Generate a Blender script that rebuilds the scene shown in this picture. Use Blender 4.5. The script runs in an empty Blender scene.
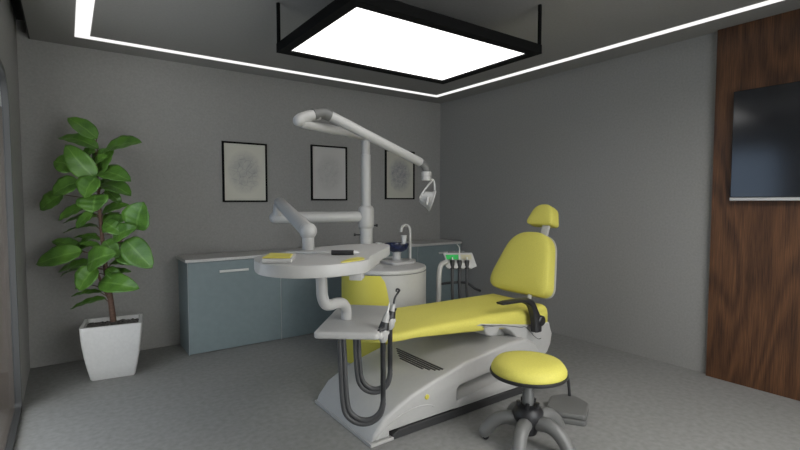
import bpy, bmesh, math, random
from mathutils import Vector, Matrix
from math import sin, cos, pi, radians
random.seed(7)
scene = bpy.context.scene
C = scene.collection
V = Vector

# ------------------------------------------------------------------ materials
def new_mat(name):
    m = bpy.data.materials.new(name); m.use_nodes = True
    nt = m.node_tree
    return m, nt, nt.nodes['Principled BSDF']

def mat(name, col, rough=0.5, metal=0.0, spec=0.5, noise=0.0, scale=40, bump=0.0, bscale=None, coat=0.0, trans=0.0, sheen=0.0):
    m, nt, b = new_mat(name)
    b.inputs['Base Color'].default_value = (*col, 1)
    b.inputs['Roughness'].default_value = rough
    b.inputs['Metallic'].default_value = metal
    b.inputs['Specular IOR Level'].default_value = spec
    b.inputs['Coat Weight'].default_value = coat
    b.inputs['Transmission Weight'].default_value = trans
    b.inputs['Sheen Weight'].default_value = sheen
    if noise or bump:
        tc = nt.nodes.new('ShaderNodeTexCoord')
        nz = nt.nodes.new('ShaderNodeTexNoise'); nz.inputs['Scale'].default_value = scale
        nz.inputs['Detail'].default_value = 6
        nt.links.new(tc.outputs['Object'], nz.inputs['Vector'])
        if noise:
            mr = nt.nodes.new('ShaderNodeMapRange')
            mr.inputs['From Min'].default_value = .3; mr.inputs['From Max'].default_value = .7
            mr.inputs['To Min'].default_value = 1 - noise; mr.inputs['To Max'].default_value = 1 + noise
            nt.links.new(nz.outputs['Fac'], mr.inputs['Value'])
            mx = nt.nodes.new('ShaderNodeVectorMath'); mx.operation = 'SCALE'
            mx.inputs[0].default_value = col
            nt.links.new(mr.outputs['Result'], mx.inputs['Scale'])
            nt.links.new(mx.outputs['Vector'], b.inputs['Base Color'])
        if bump:
            n2 = nt.nodes.new('ShaderNodeTexNoise'); n2.inputs['Scale'].default_value = bscale or scale * 3
            n2.inputs['Detail'].default_value = 4
            nt.links.new(tc.outputs['Object'], n2.inputs['Vector'])
            bp = nt.nodes.new('ShaderNodeBump'); bp.inputs['Strength'].default_value = bump
            bp.inputs['Distance'].default_value = .004
            nt.links.new(n2.outputs['Fac'], bp.inputs['Height'])
            nt.links.new(bp.outputs['Normal'], b.inputs['Normal'])
    return m

def emit(name, col, s):
    m = bpy.data.materials.new(name); m.use_nodes = True
    nt = m.node_tree; nt.nodes.clear()
    e = nt.nodes.new('ShaderNodeEmission'); o = nt.nodes.new('ShaderNodeOutputMaterial')
    e.inputs[0].default_value = (*col, 1); e.inputs[1].default_value = s
    nt.links.new(e.outputs[0], o.inputs[0])
    return m

def wood_mat():
    m, nt, b = new_mat('walnut_veneer')
    N = nt.nodes.new; L = nt.links.new
    tc = N('ShaderNodeTexCoord')
    mp = N('ShaderNodeMapping'); mp.inputs['Scale'].default_value = (1, 1.0, .22)
    mp.inputs['Location'].default_value = (-4.14, -1.20, -.06)
    L(tc.outputs['Object'], mp.inputs[0])
    nd = N('ShaderNodeTexNoise'); nd.inputs['Scale'].default_value = 3.6; nd.inputs['Detail'].default_value = 1.5; nd.inputs['Roughness'].default_value = .4
    L(mp.outputs[0], nd.inputs['Vector'])
    ml = N('ShaderNodeMath'); ml.operation = 'MULTIPLY'; L(nd.outputs['Fac'], ml.inputs[0]); ml.inputs[1].default_value = 48
    sn = N('ShaderNodeMath'); sn.operation = 'SINE'; L(ml.outputs[0], sn.inputs[0])
    wv = N('ShaderNodeMapRange'); wv.inputs['From Min'].default_value = -1; L(sn.outputs[0], wv.inputs['Value'])
    mp2 = N('ShaderNodeMapping'); mp2.inputs['Scale'].default_value = (1, 60, 1.6)
    L(tc.outputs['Object'], mp2.inputs[0])
    fb = N('ShaderNodeTexNoise'); fb.inputs['Scale'].default_value = 4.0; fb.inputs['Detail'].default_value = 8
    L(mp2.outputs[0], fb.inputs['Vector'])
    mx = N('ShaderNodeMix'); mx.data_type = 'FLOAT'; mx.inputs[0].default_value = .80
    L(wv.outputs['Result'], mx.inputs[2]); L(fb.outputs['Fac'], mx.inputs[3])
    cr = N('ShaderNodeValToRGB')
    cr.color_ramp.elements[0].position = .25; cr.color_ramp.elements[0].color = (.030, .011, .004, 1)
    cr.color_ramp.elements[1].position = .8; cr.color_ramp.elements[1].color = (.185, .083, .034, 1)
    e = cr.color_ramp.elements.new(.52); e.color = (.098, .041, .016, 1)
    L(mx.outputs[0], cr.inputs[0]); L(cr.outputs[0], b.inputs['Base Color'])
    b.inputs['Roughness'].default_value = .5
    return m

def print_mat(name, base, dark, seed, amt):
    m, nt, b = new_mat(name)
    N = nt.nodes.new; L = nt.links.new
    tc = N('ShaderNodeTexCoord')
    mp = N('ShaderNodeMapping'); mp.inputs['Scale'].default_value = (5.2, 5.2, 4.2)
    L(tc.outputs['Object'], mp.inputs[0])
    gr = N('ShaderNodeTexGradient'); gr.gradient_type = 'SPHERICAL'; L(mp.outputs[0], gr.inputs[0])
    g2 = N('ShaderNodeMath'); g2.operation = 'SMOOTH_MIN'; g2.inputs[1].default_value = .45; g2.inputs[2].default_value = .2
    L(gr.outputs['Fac'], g2.inputs[0])
    nz = N('ShaderNodeTexNoise'); nz.inputs['Scale'].default_value = 16 + seed; nz.inputs['Detail'].default_value = 6
    L(tc.outputs['Object'], nz.inputs[0])
    vo = N('ShaderNodeTexVoronoi'); vo.feature = 'DISTANCE_TO_EDGE'; vo.inputs['Scale'].default_value = 14 + seed
    L(tc.outputs['Object'], vo.inputs['Vector'])
    li = N('ShaderNodeMapRange'); li.inputs['From Max'].default_value = .06; li.inputs['To Min'].default_value = 1.25; li.inputs['To Max'].default_value = .75
    L(vo.outputs['Distance'], li.inputs['Value'])
    a = N('ShaderNodeMath'); a.operation = 'MULTIPLY'; L(g2.outputs[0], a.inputs[0]); L(nz.outputs['Fac'], a.inputs[1])
    c = N('ShaderNodeMath'); c.operation = 'MULTIPLY'; L(a.outputs[0], c.inputs[0]); L(li.outputs[0], c.inputs[1])
    d = N('ShaderNodeMath'); d.operation = 'MULTIPLY'; d.use_clamp = True; L(c.outputs[0], d.inputs[0]); d.inputs[1].default_value = amt
    mx = N('ShaderNodeMix'); mx.data_type = 'RGBA'
    mx.inputs[6].default_value = (*base, 1); mx.inputs[7].default_value = (*dark, 1)
    L(d.outputs[0], mx.inputs[0]); L(mx.outputs[2], b.inputs['Base Color'])
    b.inputs['Roughness'].default_value = .8
    return m

def leaf_mat():
    m, nt, b = new_mat('rubber_leaf')
    N = nt.nodes.new; L = nt.links.new
    tc = N('ShaderNodeTexCoord')
    nz = N('ShaderNodeTexNoise'); nz.inputs['Scale'].default_value = 9; nz.inputs['Detail'].default_value = 5
    L(tc.outputs['Object'], nz.inputs[0])
    cr = N('ShaderNodeValToRGB')
    cr.color_ramp.elements[0].position = .3; cr.color_ramp.elements[0].color = (.045, .115, .018, 1)
    cr.color_ramp.elements[1].position = .7; cr.color_ramp.elements[1].color = (.10, .225, .03, 1)
    L(nz.outputs['Fac'], cr.inputs[0])
    # midrib and side veins from UVs: paler lines that belong to the leaf itself
    uv = N('ShaderNodeSeparateXYZ'); L(tc.outputs['UV'], uv.inputs[0])
    ab = N('ShaderNodeMath'); ab.operation = 'SUBTRACT'; L(uv.outputs[0], ab.inputs[0]); ab.inputs[1].default_value = .5
    a2 = N('ShaderNodeMath'); a2.operation = 'ABSOLUTE'; L(ab.outputs[0], a2.inputs[0])
    lt = N('ShaderNodeMath'); lt.operation = 'LESS_THAN'; L(a2.outputs[0], lt.inputs[0]); lt.inputs[1].default_value = .035
    sh = N('ShaderNodeMath'); sh.operation = 'MULTIPLY_ADD'; L(a2.outputs[0], sh.inputs[0]); sh.inputs[1].default_value = -.5; L(uv.outputs[1], sh.inputs[2])
    ml = N('ShaderNodeMath'); ml.operation = 'MULTIPLY'; L(sh.outputs[0], ml.inputs[0]); ml.inputs[1].default_value = 12
    fr = N('ShaderNodeMath'); fr.operation = 'FRACT'; L(ml.outputs[0], fr.inputs[0])
    l2 = N('ShaderNodeMath'); l2.operation = 'LESS_THAN'; L(fr.outputs[0], l2.inputs[0]); l2.inputs[1].default_value = .12
    l3 = N('ShaderNodeMath'); l3.operation = 'MULTIPLY'; L(l2.outputs[0], l3.inputs[0]); l3.inputs[1].default_value = .3
    mxx = N('ShaderNodeMath'); mxx.operation = 'MAXIMUM'; L(lt.outputs[0], mxx.inputs[0]); L(l3.outputs[0], mxx.inputs[1])
    sc = N('ShaderNodeMath'); sc.operation = 'MULTIPLY'; L(mxx.outputs[0], sc.inputs[0]); sc.inputs[1].default_value = .35
    mx = N('ShaderNodeMix'); mx.data_type = 'RGBA'; L(sc.outputs[0], mx.inputs[0]); L(cr.outputs[0], mx.inputs[6])
    mx.inputs[7].default_value = (.22, .40, .10, 1)
    L(mx.outputs[2], b.inputs['Base Color'])
    b.inputs['Roughness'].default_value = .38
    b.inputs['Specular IOR Level'].default_value = .5
    return m

def glass_mat():
    m = bpy.data.materials.new('window_glass'); m.use_nodes = True
    nt = m.node_tree; nt.nodes.clear(); N = nt.nodes.new; L = nt.links.new
    tr = N('ShaderNodeBsdfTransparent'); tr.inputs[0].default_value = (.9, .93, .95, 1)
    gl = N('ShaderNodeBsdfGlossy'); gl.inputs['Roughness'].default_value = .03; gl.inputs[0].default_value = (.7, .7, .7, 1)
    fr = N('ShaderNodeFresnel'); fr.inputs[0].default_value = 1.10
    mx = N('ShaderNodeMixShader'); o = N('ShaderNodeOutputMaterial')
    hf = N('ShaderNodeMath'); hf.operation = 'MULTIPLY'; hf.inputs[1].default_value = .35; L(fr.outputs[0], hf.inputs[0])
    L(hf.outputs[0], mx.inputs[0]); L(tr.outputs[0], mx.inputs[1]); L(gl.outputs[0], mx.inputs[2]); L(mx.outputs[0], o.inputs[0])
    return m

M = dict(
    wall=mat('grey_plaster_wall', (.305, .298, .284), .9, noise=.06, scale=60, bump=.25, bscale=220),
    ceiling=mat('grey_ceiling', (.27, .262, .25), .9, noise=.04, scale=50, bump=.2, bscale=200),
    floor=mat('concrete_floor', (.235, .233, .225), .8, noise=.12, scale=28, bump=.15, bscale=160),
    slot=mat('shadow_gap_black', (.02, .02, .02), .8),
    wood=wood_mat(),
    white=mat('white_unit_plastic', (.45, .443, .43), .42, noise=.02, scale=30),
    grey=mat('joint_grey_plastic', (.13, .13, .125), .45),
    black=mat('black_plastic', (.022, .022, .024), .4),
    hose=mat('charcoal_hose', (.06, .06, .062), .45),
    blackmetal=mat('black_powder_metal', (.006, .006, .006), .85, spec=.1),
    yellow=mat('yellow_upholstery', (.66, .60, .115), .62, noise=.05, scale=120, bump=.35, bscale=500),
    yellowpl=mat('yellow_plastic', (.66, .585, .09), .45),
    cab=mat('grey_teal_laminate', (.20, .25, .26), .55, noise=.04, scale=20),
    edge=mat('pale_edge_band', (.38, .41, .41), .5),
    top=mat('worktop_white_quartz', (.52, .51, .49), .45, noise=.08, scale=70),
    steel=mat('brushed_steel', (.60, .60, .58), .45, metal=.3),
    greysteel=mat('satin_grey_leg', (.17, .17, .165), .45, metal=.1),
    pot=mat('pot_white_ceramic', (.58, .57, .555), .5, noise=.04, scale=50),
    soil=mat('dark_gravel_soil', (.085, .078, .072), .9, noise=1.0, scale=60, bump=1, bscale=90),
    bark=mat('brown_bark', (.10, .055, .038), .8, noise=.3, scale=60, bump=.6, bscale=120),
    leaf=leaf_mat(),
    blueglass=mat('navy_bowl_glass', (.006, .012, .05), .12, coat=.5),
    basegrey=mat('base_dark_rubber', (.035, .035, .036), .6),
    frameblk=mat('frame_black', (.005, .005, .005), .8, spec=.1),
    print1=print_mat('art_print_tan', (.56, .545, .47), (.25, .25, .26), 0, 2.8),
    print2=print_mat('art_print_grey', (.53, .515, .49), (.30, .295, .29), 3, 1.8),
    print3=print_mat('art_print_olive', (.50, .49, .42), (.20, .20, .23), 6, 3.2),
    screen=mat('black_screen', (.006, .007, .010), .14, spec=1.0),
    green=mat('green_key_film', (.02, .50, .09), .4),
    beige=mat('beige_key_film', (.45, .42, .28), .5),
    bluewhite=mat('cup_white_plastic', (.74, .74, .73), .4),
    doorframe=mat('window_frame_charcoal', (.035, .035, .034), .5),
    jamb=mat('taupe_reveal', (.085, .066, .052), .8, noise=.06, scale=30),
    pedal=mat('pedal_grey', (.135, .135, .13), .5),
    glass=glass_mat(),
    light=emit('light_diffuser', (1.0, .99, .975), 2.0),
    front_fill=emit('added_front_fill', (1.0, .98, .95), 15.0),  # glow of the added unseen panel that brightens the front
    strip=emit('strip_diffuser', (1.0, .99, .98), 1.05),
    bulb=mat('reflector_glass', (.55, .55, .52), .15, coat=.5),
)

# ------------------------------------------------------------------ geometry helpers
def link(name, bm, material, parent=None, smooth=False, loc=None, angle=40, label=None):
    bmesh.ops.recalc_face_normals(bm, faces=bm.faces[:])
    me = bpy.data.meshes.new(name); bm.to_mesh(me); bm.free()
    if not isinstance(material, (list, tuple)): material = [material]
    for k in material: me.materials.append(k)
    if smooth:
        for p in me.polygons: p.use_smooth = True
        try: me.set_sharp_from_angle(angle=radians(angle))
        except Exception: pass
    o = bpy.data.objects.new(name, me); C.objects.link(o)
    if parent is not None:
        o.parent = parent
        r = parent
        off = V(r.location)
        while r.parent: r = r.parent; off += V(r.location)
        me.transform(Matrix.Translation(-off))           # geometry is given in world coordinates
    elif loc is not None:
        me.transform(Matrix.Translation(-V(loc))); o.location = loc
    if label: o['label'] = label
    return o

def thing(name, label, cat, loc=(0, 0, 0), group=None):
    o = bpy.data.objects.new(name, None); C.objects.link(o); o.location = loc
    o.empty_display_size = .05
    tag(o, label, cat, group); return o

def tag(o, label, cat, group=None):
    o['label'] = label; o['category'] = cat
    if group: o['group'] = group
    return o

def struct(name, bm, m, **k):
    o = link(name, bm, m, **k); o['kind'] = 'structure'; return o

def BM(): return bmesh.new()

def box(bm, lo, hi, bev=0, seg=2, M4=None):
    r = bmesh.ops.create_cube(bm, size=1)
    vs = r['verts']
    s = [hi[i] - lo[i] for i in range(3)]; c = [(hi[i] + lo[i]) / 2 for i in range(3)]
    bmesh.ops.scale(bm, vec=s, verts=vs); bmesh.ops.translate(bm, vec=c, verts=vs)
    if M4 is not None: bmesh.ops.transform(bm, matrix=M4, verts=vs)
    if bev:
        es = list({e for v in vs for e in v.link_edges})
        bmesh.ops.bevel(bm, geom=es, offset=bev, segments=seg, affect='EDGES', profile=.5)
    return bm

def frame_from(d):
    d = d.normalized()
    a = V((0, 0, 1)) if abs(d.z) < .9 else V((1, 0, 0))
    u = d.cross(a).normalized(); return u, u.cross(d).normalized()

def tube(bm, pts, r, n=14, caps=True, round_end=False):
    pts = [V(p) for p in pts]
    rs = list(r) if isinstance(r, (list, tuple)) else [r] * len(pts)
    if round_end:
        for side in (0, -1):
            p = pts[side]; q = pts[1 if side == 0 else -2]; rr = rs[side]
            d = (p - q).normalized()
            ex = [(p + d * rr * sin(a), rr * max(cos(a), .04)) for a in (pi / 8, pi / 4, 3 * pi / 8, pi / 2)]
            if side == 0: pts = [e[0] for e in ex][::-1] + pts; rs = [e[1] for e in ex][::-1] + rs
            else: pts = pts + [e[0] for e in ex]; rs = rs + [e[1] for e in ex]
    rings = []; u = None
    for i, p in enumerate(pts):
        t = (pts[min(i + 1, len(pts) - 1)] - pts[max(i - 1, 0)]).normalized()
        if u is None: u, w = frame_from(t)
        else:
            u = (u - t * u.dot(t)).normalized()
        w = t.cross(u)
        rings.append([bm.verts.new(p + (u * cos(2 * pi * k / n) + w * sin(2 * pi * k / n)) * rs[i]) for k in range(n)])
    for a, b in zip(rings, rings[1:]):
        for k in range(n):
            bm.faces.new((a[k], a[(k + 1) % n], b[(k + 1) % n], b[k]))
    if caps:
        bm.faces.new(rings[0][::-1]); bm.faces.new(rings[-1])
    return bm

def smooth_path(pts, sub=8):
    P = [V(p) for p in pts]; P = [P[0] * 2 - P[1]] + P + [P[-1] * 2 - P[-2]]
    out = []
    for i in range(1, len(P) - 2):
        a, b, c, d = P[i - 1:i + 3]
        for k in range(sub):
            t = k / sub
            out.append(.5 * ((2 * b) + (c - a) * t + (2 * a - 5 * b + 4 * c - d) * t * t + (3 * b - a - 3 * c + d) * t ** 3))
    out.append(P[-2]); return out

def lathe(bm, prof, axis_pt, axis=(0, 0, 1), n=40, squash=1.0):
    """prof: list of (radius, height) along the axis"""
    ax = V(axis).normalized(); u, w = frame_from(ax); rings = []
    for r, h in prof:
        rings.append([bm.verts.new(V(axis_pt) + ax * h + (u * cos(2 * pi * k / n) + w * sin(2 * pi * k / n) * squash) * max(r, 1e-4)) for k in range(n)])
    for a, b in zip(rings, rings[1:]):
        for k in range(n): bm.faces.new((a[k], a[(k + 1) % n], b[(k + 1) % n], b[k]))
    bm.faces.new(rings[0][::-1]); bm.faces.new(rings[-1])
    return bm

def prism(bm, poly, lo, hi, axis='y', bev=0, seg=2):
    """poly in the two other axes, extruded along axis from lo to hi"""
    def mk(p, t):
        if axis == 'y': return (p[0], t, p[1])
        if axis == 'z': return (p[0], p[1], t)
        return (t, p[0], p[1])
    a = [bm.verts.new(mk(p, lo)) for p in poly]; b = [bm.verts.new(mk(p, hi)) for p in poly]
    n = len(poly)
    bm.faces.new(a); bm.faces.new(b[::-1])
    for k in range(n): bm.faces.new((a[k], b[k], b[(k + 1) % n], a[(k + 1) % n]))
    if bev:
        es = [e for e in bm.edges if (e.verts[0] in a and e.verts[1] in a) or (e.verts[0] in b and e.verts[1] in b)]
        bmesh.ops.recalc_face_normals(bm, faces=bm.faces[:])
        bmesh.ops.bevel(bm, geom=es, offset=bev, segments=seg, affect='EDGES', profile=.5)
    return bm

def round_poly(pts, r, seg=6):
    out = []; n = len(pts)
    rs = r if isinstance(r, (list, tuple)) else [r] * n
    for i in range(n):
        p = V(pts[i]).to_2d() if len(pts[i]) > 2 else V(pts[i]); a = V(pts[i - 1]); b = V(pts[(i + 1) % n])
        da, db = (a - p), (b - p)
        rr = min(rs[i], da.length * .49, db.length * .49)
        A = p + da.normalized() * rr; B = p + db.normalized() * rr
        for k in range(seg + 1):
            t = k / seg
            out.append(tuple((1 - t) ** 2 * A + 2 * t * (1 - t) * p + t * t * B))
    return out

def inset(poly, d):
    """offset a smooth CCW convex-ish outline inwards"""
    n = len(poly); out = []
    area = sum(poly[i][0] * poly[(i + 1) % n][1] - poly[(i + 1) % n][0] * poly[i][1] for i in range(n))
    s = 1 if area > 0 else -1
    for i in range(n):
        a, b = V(poly[i - 1]), V(poly[(i + 1) % n]); t = (b - a)
        if t.length < 1e-9: t = V((1, 0))
        t.normalize(); out.append((poly[i][0] - t.y * d * s, poly[i][1] + t.x * d * s))
    return out

def cushion(bm, poly, prof, place):
    """prof: (inset, height) rings from bottom to top, place maps (u, v, h) to world"""
    rings = []
    for d, h in prof:
        q = inset(poly, d) if d else poly
        rings.append([bm.verts.new(place(p[0], p[1], h)) for p in q])
    n = len(poly)
    for a, b in zip(rings, rings[1:]):
        for k in range(n): bm.faces.new((a[k], a[(k + 1) % n], b[(k + 1) % n], b[k]))
    for ring, rev, h in ((rings[0], True, prof[0][1]), (rings[-1], False, prof[-1][1])):
        cu = sum(p[0] for p in poly) / n; cv = sum(p[1] for p in poly) / n
        dome = 0 if rev else .35 * abs(prof[-1][1] - prof[-2][1])
        mid = []
        for k, p in enumerate(inset(poly, prof[0][0] if rev else prof[-1][0])):
            mid.append(bm.verts.new(place(cu + (p[0] - cu) * .55, cv + (p[1] - cv) * .55, h + dome)))
        for k in range(n): bm.faces.new((ring[k], ring[(k + 1) % n], mid[(k + 1) % n], mid[k]))
        c = bm.verts.new(place(cu, cv, h + dome * 1.3))
        for k in range(n): bm.faces.new((mid[k], mid[(k + 1) % n], c))
    return bm

# ------------------------------------------------------------------ room
XL, XR, YB, YF, H = -.29, 4.182, 4.923, -1.0, 2.72
bm = BM(); box(bm, (XL - .3, YF - .1, -.1), (XR + .1, YB + .1, 0)); struct('floor', bm, M['floor'])
bm = BM(); box(bm, (XL + .085, YF - .1, H), (XR + .1, YB + .1, H + .1)); struct('ceiling', bm, M['ceiling'])
bm = BM(); box(bm, (XL - .1, YF - .1, H + .14), (XL + .085, YB + .1, H + .2))
box(bm, (XL + .075, YF - .1, H + .002), (XL + .085, YB + .1, H + .14)); struct('trim_1', bm, M['slot'])
bm = BM(); box(bm, (XL - .3, YB, 0), (XR + .1, YB + .1, H + .14)); struct('wall_back', bm, M['wall'])
bm = BM(); box(bm, (XR, YF, 0), (XR + .1, YB, H + .1)); struct('wall_right', bm, M['wall'])
FX0, FX1, FZ0, FZ1 = .5, 2.9, .1, 2.5
bm = BM(); box(bm, (XL - .3, YF - .1, 0), (FX0, YF, H + .14)); box(bm, (FX1, YF - .1, 0), (XR + .1, YF, H + .14))
box(bm, (FX0, YF - .1, 0), (FX1, YF, FZ0)); box(bm, (FX0, YF - .1, FZ1), (FX1, YF, H + .14)); struct('wall_front', bm, M['wall'])
w2 = bpy.data.objects.new('added_window_2', None); C.objects.link(w2); w2.location = (2.6, YF, .25); w2['kind'] = 'structure'  # unseen window added behind the camera to light the room from the front
for x0, x1 in ((FX0, FX0 + .05), ((FX0 + FX1) / 2 - .025, (FX0 + FX1) / 2 + .025), (FX1 - .05, FX1)):
    bm = BM(); box(bm, (x0, YF - .08, FZ0 + .05), (x1, YF - .02, FZ1 - .05)); link('window_frame', bm, M['doorframe'], w2)
for z0 in (FZ0, FZ1 - .05):
    bm = BM(); box(bm, (FX0, YF - .08, z0), (FX1, YF - .02, z0 + .05)); link('window_frame', bm, M['doorframe'], w2)
bm = BM(); box(bm, (FX0 + .05, YF - .054, FZ0 + .05), (FX1 - .05, YF - .048, FZ1 - .05)); link('glass_pane', bm, M['glass'], w2)
# left wall with a round-cornered opening
WY0, WY1, WZ0, WZ1 = 2.35, 3.955, .02, 2.19
def rr_rect(y0, y1, z0, z1, rt, rb):
    return round_poly([(y0, z0), (y1, z0), (y1, z1), (y0, z1)], [rb, rb, rt, rt], 8)
bm = BM()
T = .3
box(bm, (XL - T, YF, 0), (XL, WY0, H + .14)); box(bm, (XL - T, WY1, 0), (XL, YB, H + .14))
box(bm, (XL - T, WY0, WZ1), (XL, WY1, H + .14)); box(bm, (XL - T, WY0, 0), (XL, WY1, WZ0))
struct('wall_left', bm, M['wall'])
outer = rr_rect(WY0 - .02, WY1 + .02, WZ0 - .015, WZ1 + .02, .30, .05); inner = rr_rect(WY0 + .012, WY1 - .012, WZ0 + .012, WZ1 - .012, .27, .04)
bm = BM()
def ring_solid(bm, outer, inner, x0, x1):
    n = len(outer); vs = []
    for pl, x in ((outer, x0), (inner, x0), (inner, x1), (outer, x1)):
        vs.append([bm.verts.new((x, p[0], p[1])) for p in pl])
    for a in range(4):
        A, B = vs[a], vs[(a + 1) % 4]
        for k in range(n): bm.faces.new((A[k], A[(k + 1) % n], B[(k + 1) % n], B[k]))
ring_solid(bm, outer, inner, XL - .030, XL + .005)
bm2 = BM(); ring_solid(bm2, rr_rect(WY0 - .001, WY1 + .001, WZ0 - .001, WZ1 + .001, .002, .002), rr_rect(WY0 + .001, WY1 - .001, WZ0 + .001, WZ1 - .001, .28, .045), XL - .2999, XL - .0005)
wc = link('wall_left_opening', bm2, M['wall'], bpy.data.objects['wall_left'], smooth=True)
wf = bpy.data.objects.new('window_1', None); C.objects.link(wf); wf.location = (XL, 2.9, 0); wf['kind'] = 'structure'
link('window_frame', bm, M['doorframe'], wf, smooth=True)
bm = BM(); prism(bm, rr_rect(WY0 + .013, WY1 - .013, WZ0 + .013, WZ1 - .013, .27, .04), XL - .027, XL - .023, 'x'); link('glass_pane', bm, M['glass'], wf)
bm = BM(); box(bm, (XL - T - .02, WY1 - .012, WZ0), (XL - .031, WY1 - .001, WZ1)); box(bm, (XL - T - .02, WY0 + .001, WZ0), (XL - .031, WY0 + .012, WZ1))
box(bm, (XL - T - .02, WY0 + .012, WZ0 + .001), (XL - .031, WY1 - .012, WZ0 + .012))
link('window_reveal', bm, M['jamb'], wf)
# walnut wall panel
bm = BM(); box(bm, (XR - .045, -.2, 0.0), (XR - .001, 1.576, H - .002)); struct('trim_2', bm, M['wood'])

# ceiling light strip (one rectangular loop)
SX0, SX1, SY0, SY1, W = .09, 3.872, .5, 4.625, .1
def loop_rect(bm, x0, x1, y0, y1, w, z0, z1):
    box(bm, (x0, y0, z0), (x0 + w, y1, z1)); box(bm, (x1 - w, y0, z0), (x1, y1, z1))
    box(bm, (x0 + w, y1 - w, z0), (x1 - w, y1, z1)); box(bm, (x0 + w, y0, z0), (x1 - w, y0 + w, z1))
bm = BM(); w_ = .068; z0_, z1_ = H - .006, H - .0005
box(bm, (SX0, SY0, z0_), (SX0 + W, SY1, z1_)); box(bm, (SX1 - w_, SY0, z0_), (SX1, SY1, z1_))
box(bm, (SX0 + W, SY1 - w_, z0_), (SX1 - w_, SY1, z1_)); box(bm, (SX0 + W, SY0, z0_), (SX1 - w_, SY0 + w_, z1_))
tag(link('light_strip', bm, M['strip']), 'glowing white light strip running as a rectangle around the ceiling', 'ceiling light')

# ------------------------------------------------------------------ pendant light, plus an added fill panel out of view
for PX0, PX1, PY0, PY1, lbl, key in ((1.178, 2.650, 2.065, 3.085, 'large rectangular black framed light panel hanging from the ceiling above the dental chair', 'light'),
                                (1.72, 3.19, -.58, .42, 'added black framed fill light panel, out of view at the front of the room', 'front_fill')):
  PZ = 2.395
  pl = thing('pendant_light', lbl, 'ceiling light', ((PX0 + PX1) / 2, (PY0 + PY1) / 2, PZ))
  bm = BM(); loop_rect(bm, PX0, PX1, PY0, PY1, .066, PZ, PZ + .06); link('frame', bm, M['blackmetal'], pl)
  bm = BM(); box(bm, (PX0 + .065, PY0 + .065, PZ + .012), (PX1 - .065, PY1 - .065, PZ + .03)); link('diffuser', bm, M[key], pl)
  bm = BM(); box(bm, (PX0 + .065, PY0 + .065, PZ + .031), (PX1 - .065, PY1 - .065, PZ + .055)); link('back_plate', bm, M['blackmetal'], pl)
  for x in (PX0 + .012, PX1 - .012):
      for y in (PY0 + .012, PY1 - .012):
          bm = BM(); tube(bm, [(x, y, PZ + .058), (x, y, H - .001)], .0125, 10); link('rod', bm, M['blackmetal'], pl, smooth=True)

# ------------------------------------------------------------------ pictures
def picture(x0, x1, z0, z1, m, label):
    t = thing('picture_frame', label, 'picture', ((x0 + x1) / 2, YB - .001, (z0 + z1) / 2), 'framed prints on the back wall')
    bm = BM(); w = .017
    box(bm, (x0, YB - .024, z0), (x0 + w, YB - .001, z1)); box(bm, (x1 - w, YB - .024, z0), (x1, YB - .001, z1))
    box(bm, (x0 + w, YB - .024, z0), (x1 - w, YB - .001, z0 + w)); box(bm, (x0 + w, YB - .024, z1 - w), (x1 - w, YB - .001, z1))
    link('frame', bm, M['frameblk'], t)
    bm = BM(); box(bm, (x0 + w, YB - .012, z0 + w), (x1 - w, YB - .002, z1 - w)); link('art_print', bm, m, t)
picture(1.292, 1.752, 1.388, 2.004, M['print1'], 'black framed beige print with a darker centre, nearest the plant')
picture(2.262, 2.722, 1.405, 2.035, M['print2'], 'black framed pale grey print hanging left of the white lamp column')
picture(3.270, 3.726, 1.42, 2.04, M['print3'], 'black framed beige print behind the long lamp arm, nearest the room corner')

# ------------------------------------------------------------------ cabinets
CX = [.862, 1.732, 2.602, 3.472, XR - .003]; CY = 4.494; CH = .845
clabels = ['grey-teal base cabinet nearest the plant, its steel handle in full view',
           'grey-teal base cabinet behind the hanging instrument tray, second from the plant',
           'grey-teal base cabinet behind the white cylinder, third from the plant',
           'grey-teal base cabinet in the room corner behind the suction holder']
for i in range(4):
    x0, x1 = CX[i] + .001, CX[i + 1] - .001
    t = thing('base_cabinet', clabels[i], 'cabinet', ((x0 + x1) / 2, (CY + YB) / 2, 0), 'base cabinets along the back wall')
    bm = BM(); box(bm, (x0, CY + .021, 0), (x1, YB - .002, CH)); link('body', bm, M['cab'], t)
    bm = BM(); box(bm, (x0 + .004, CY, .006), (x1 - .004, CY + .02, CH - .004), .0015, 1)
    d = link('door', bm, M['cab'], t)
    for xa_, xb_ in ((x0, x0 + .0035), (x1 - .0035, x1)):
        bm = BM(); box(bm, (xa_, CY + .003, .0), (xb_, CY + .0205, CH)); link('edge_band', bm, M['edge'], t, label='pale edge strip beside the door')
    xm = (x0 + x1) / 2 - (.03 if i < 3 else -.09)
    bm = BM(); box(bm, (xm - .135, CY - .032, .735), (xm + .135, CY - .018, .757), .003)
    box(bm, (xm - .12, CY - .02, .740), (xm - .105, CY + .002, .752)); box(bm, (xm + .105, CY - .02, .740), (xm + .12, CY + .002, .752))
    link('handle', bm, M['steel'], d)
bm = BM(); box(bm, (.842, CY - .02, CH + .001), (XR - .002, YB - .002, CH + .028), .003)
tag(link('worktop', bm, M['top']), 'pale speckled worktop lying along the row of grey-teal cabinets', 'worktop')

# ------------------------------------------------------------------ television
tv = thing('television', 'flat black television mounted on the walnut wall panel', 'television', (XR - .046, .95, 1.4))
bm = BM(); box(bm, (XR - .10, .42, 1.425), (XR - .047, 1.435, 2.215), .006); link('screen', bm, M['screen'], tv)
bm = BM(); box(bm, (XR - .106, .42, 1.402), (XR - .05, 1.435, 1.4245), .003); link('bottom_bar', bm, M['steel'], tv, label='silver bar along the bottom edge')

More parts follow.
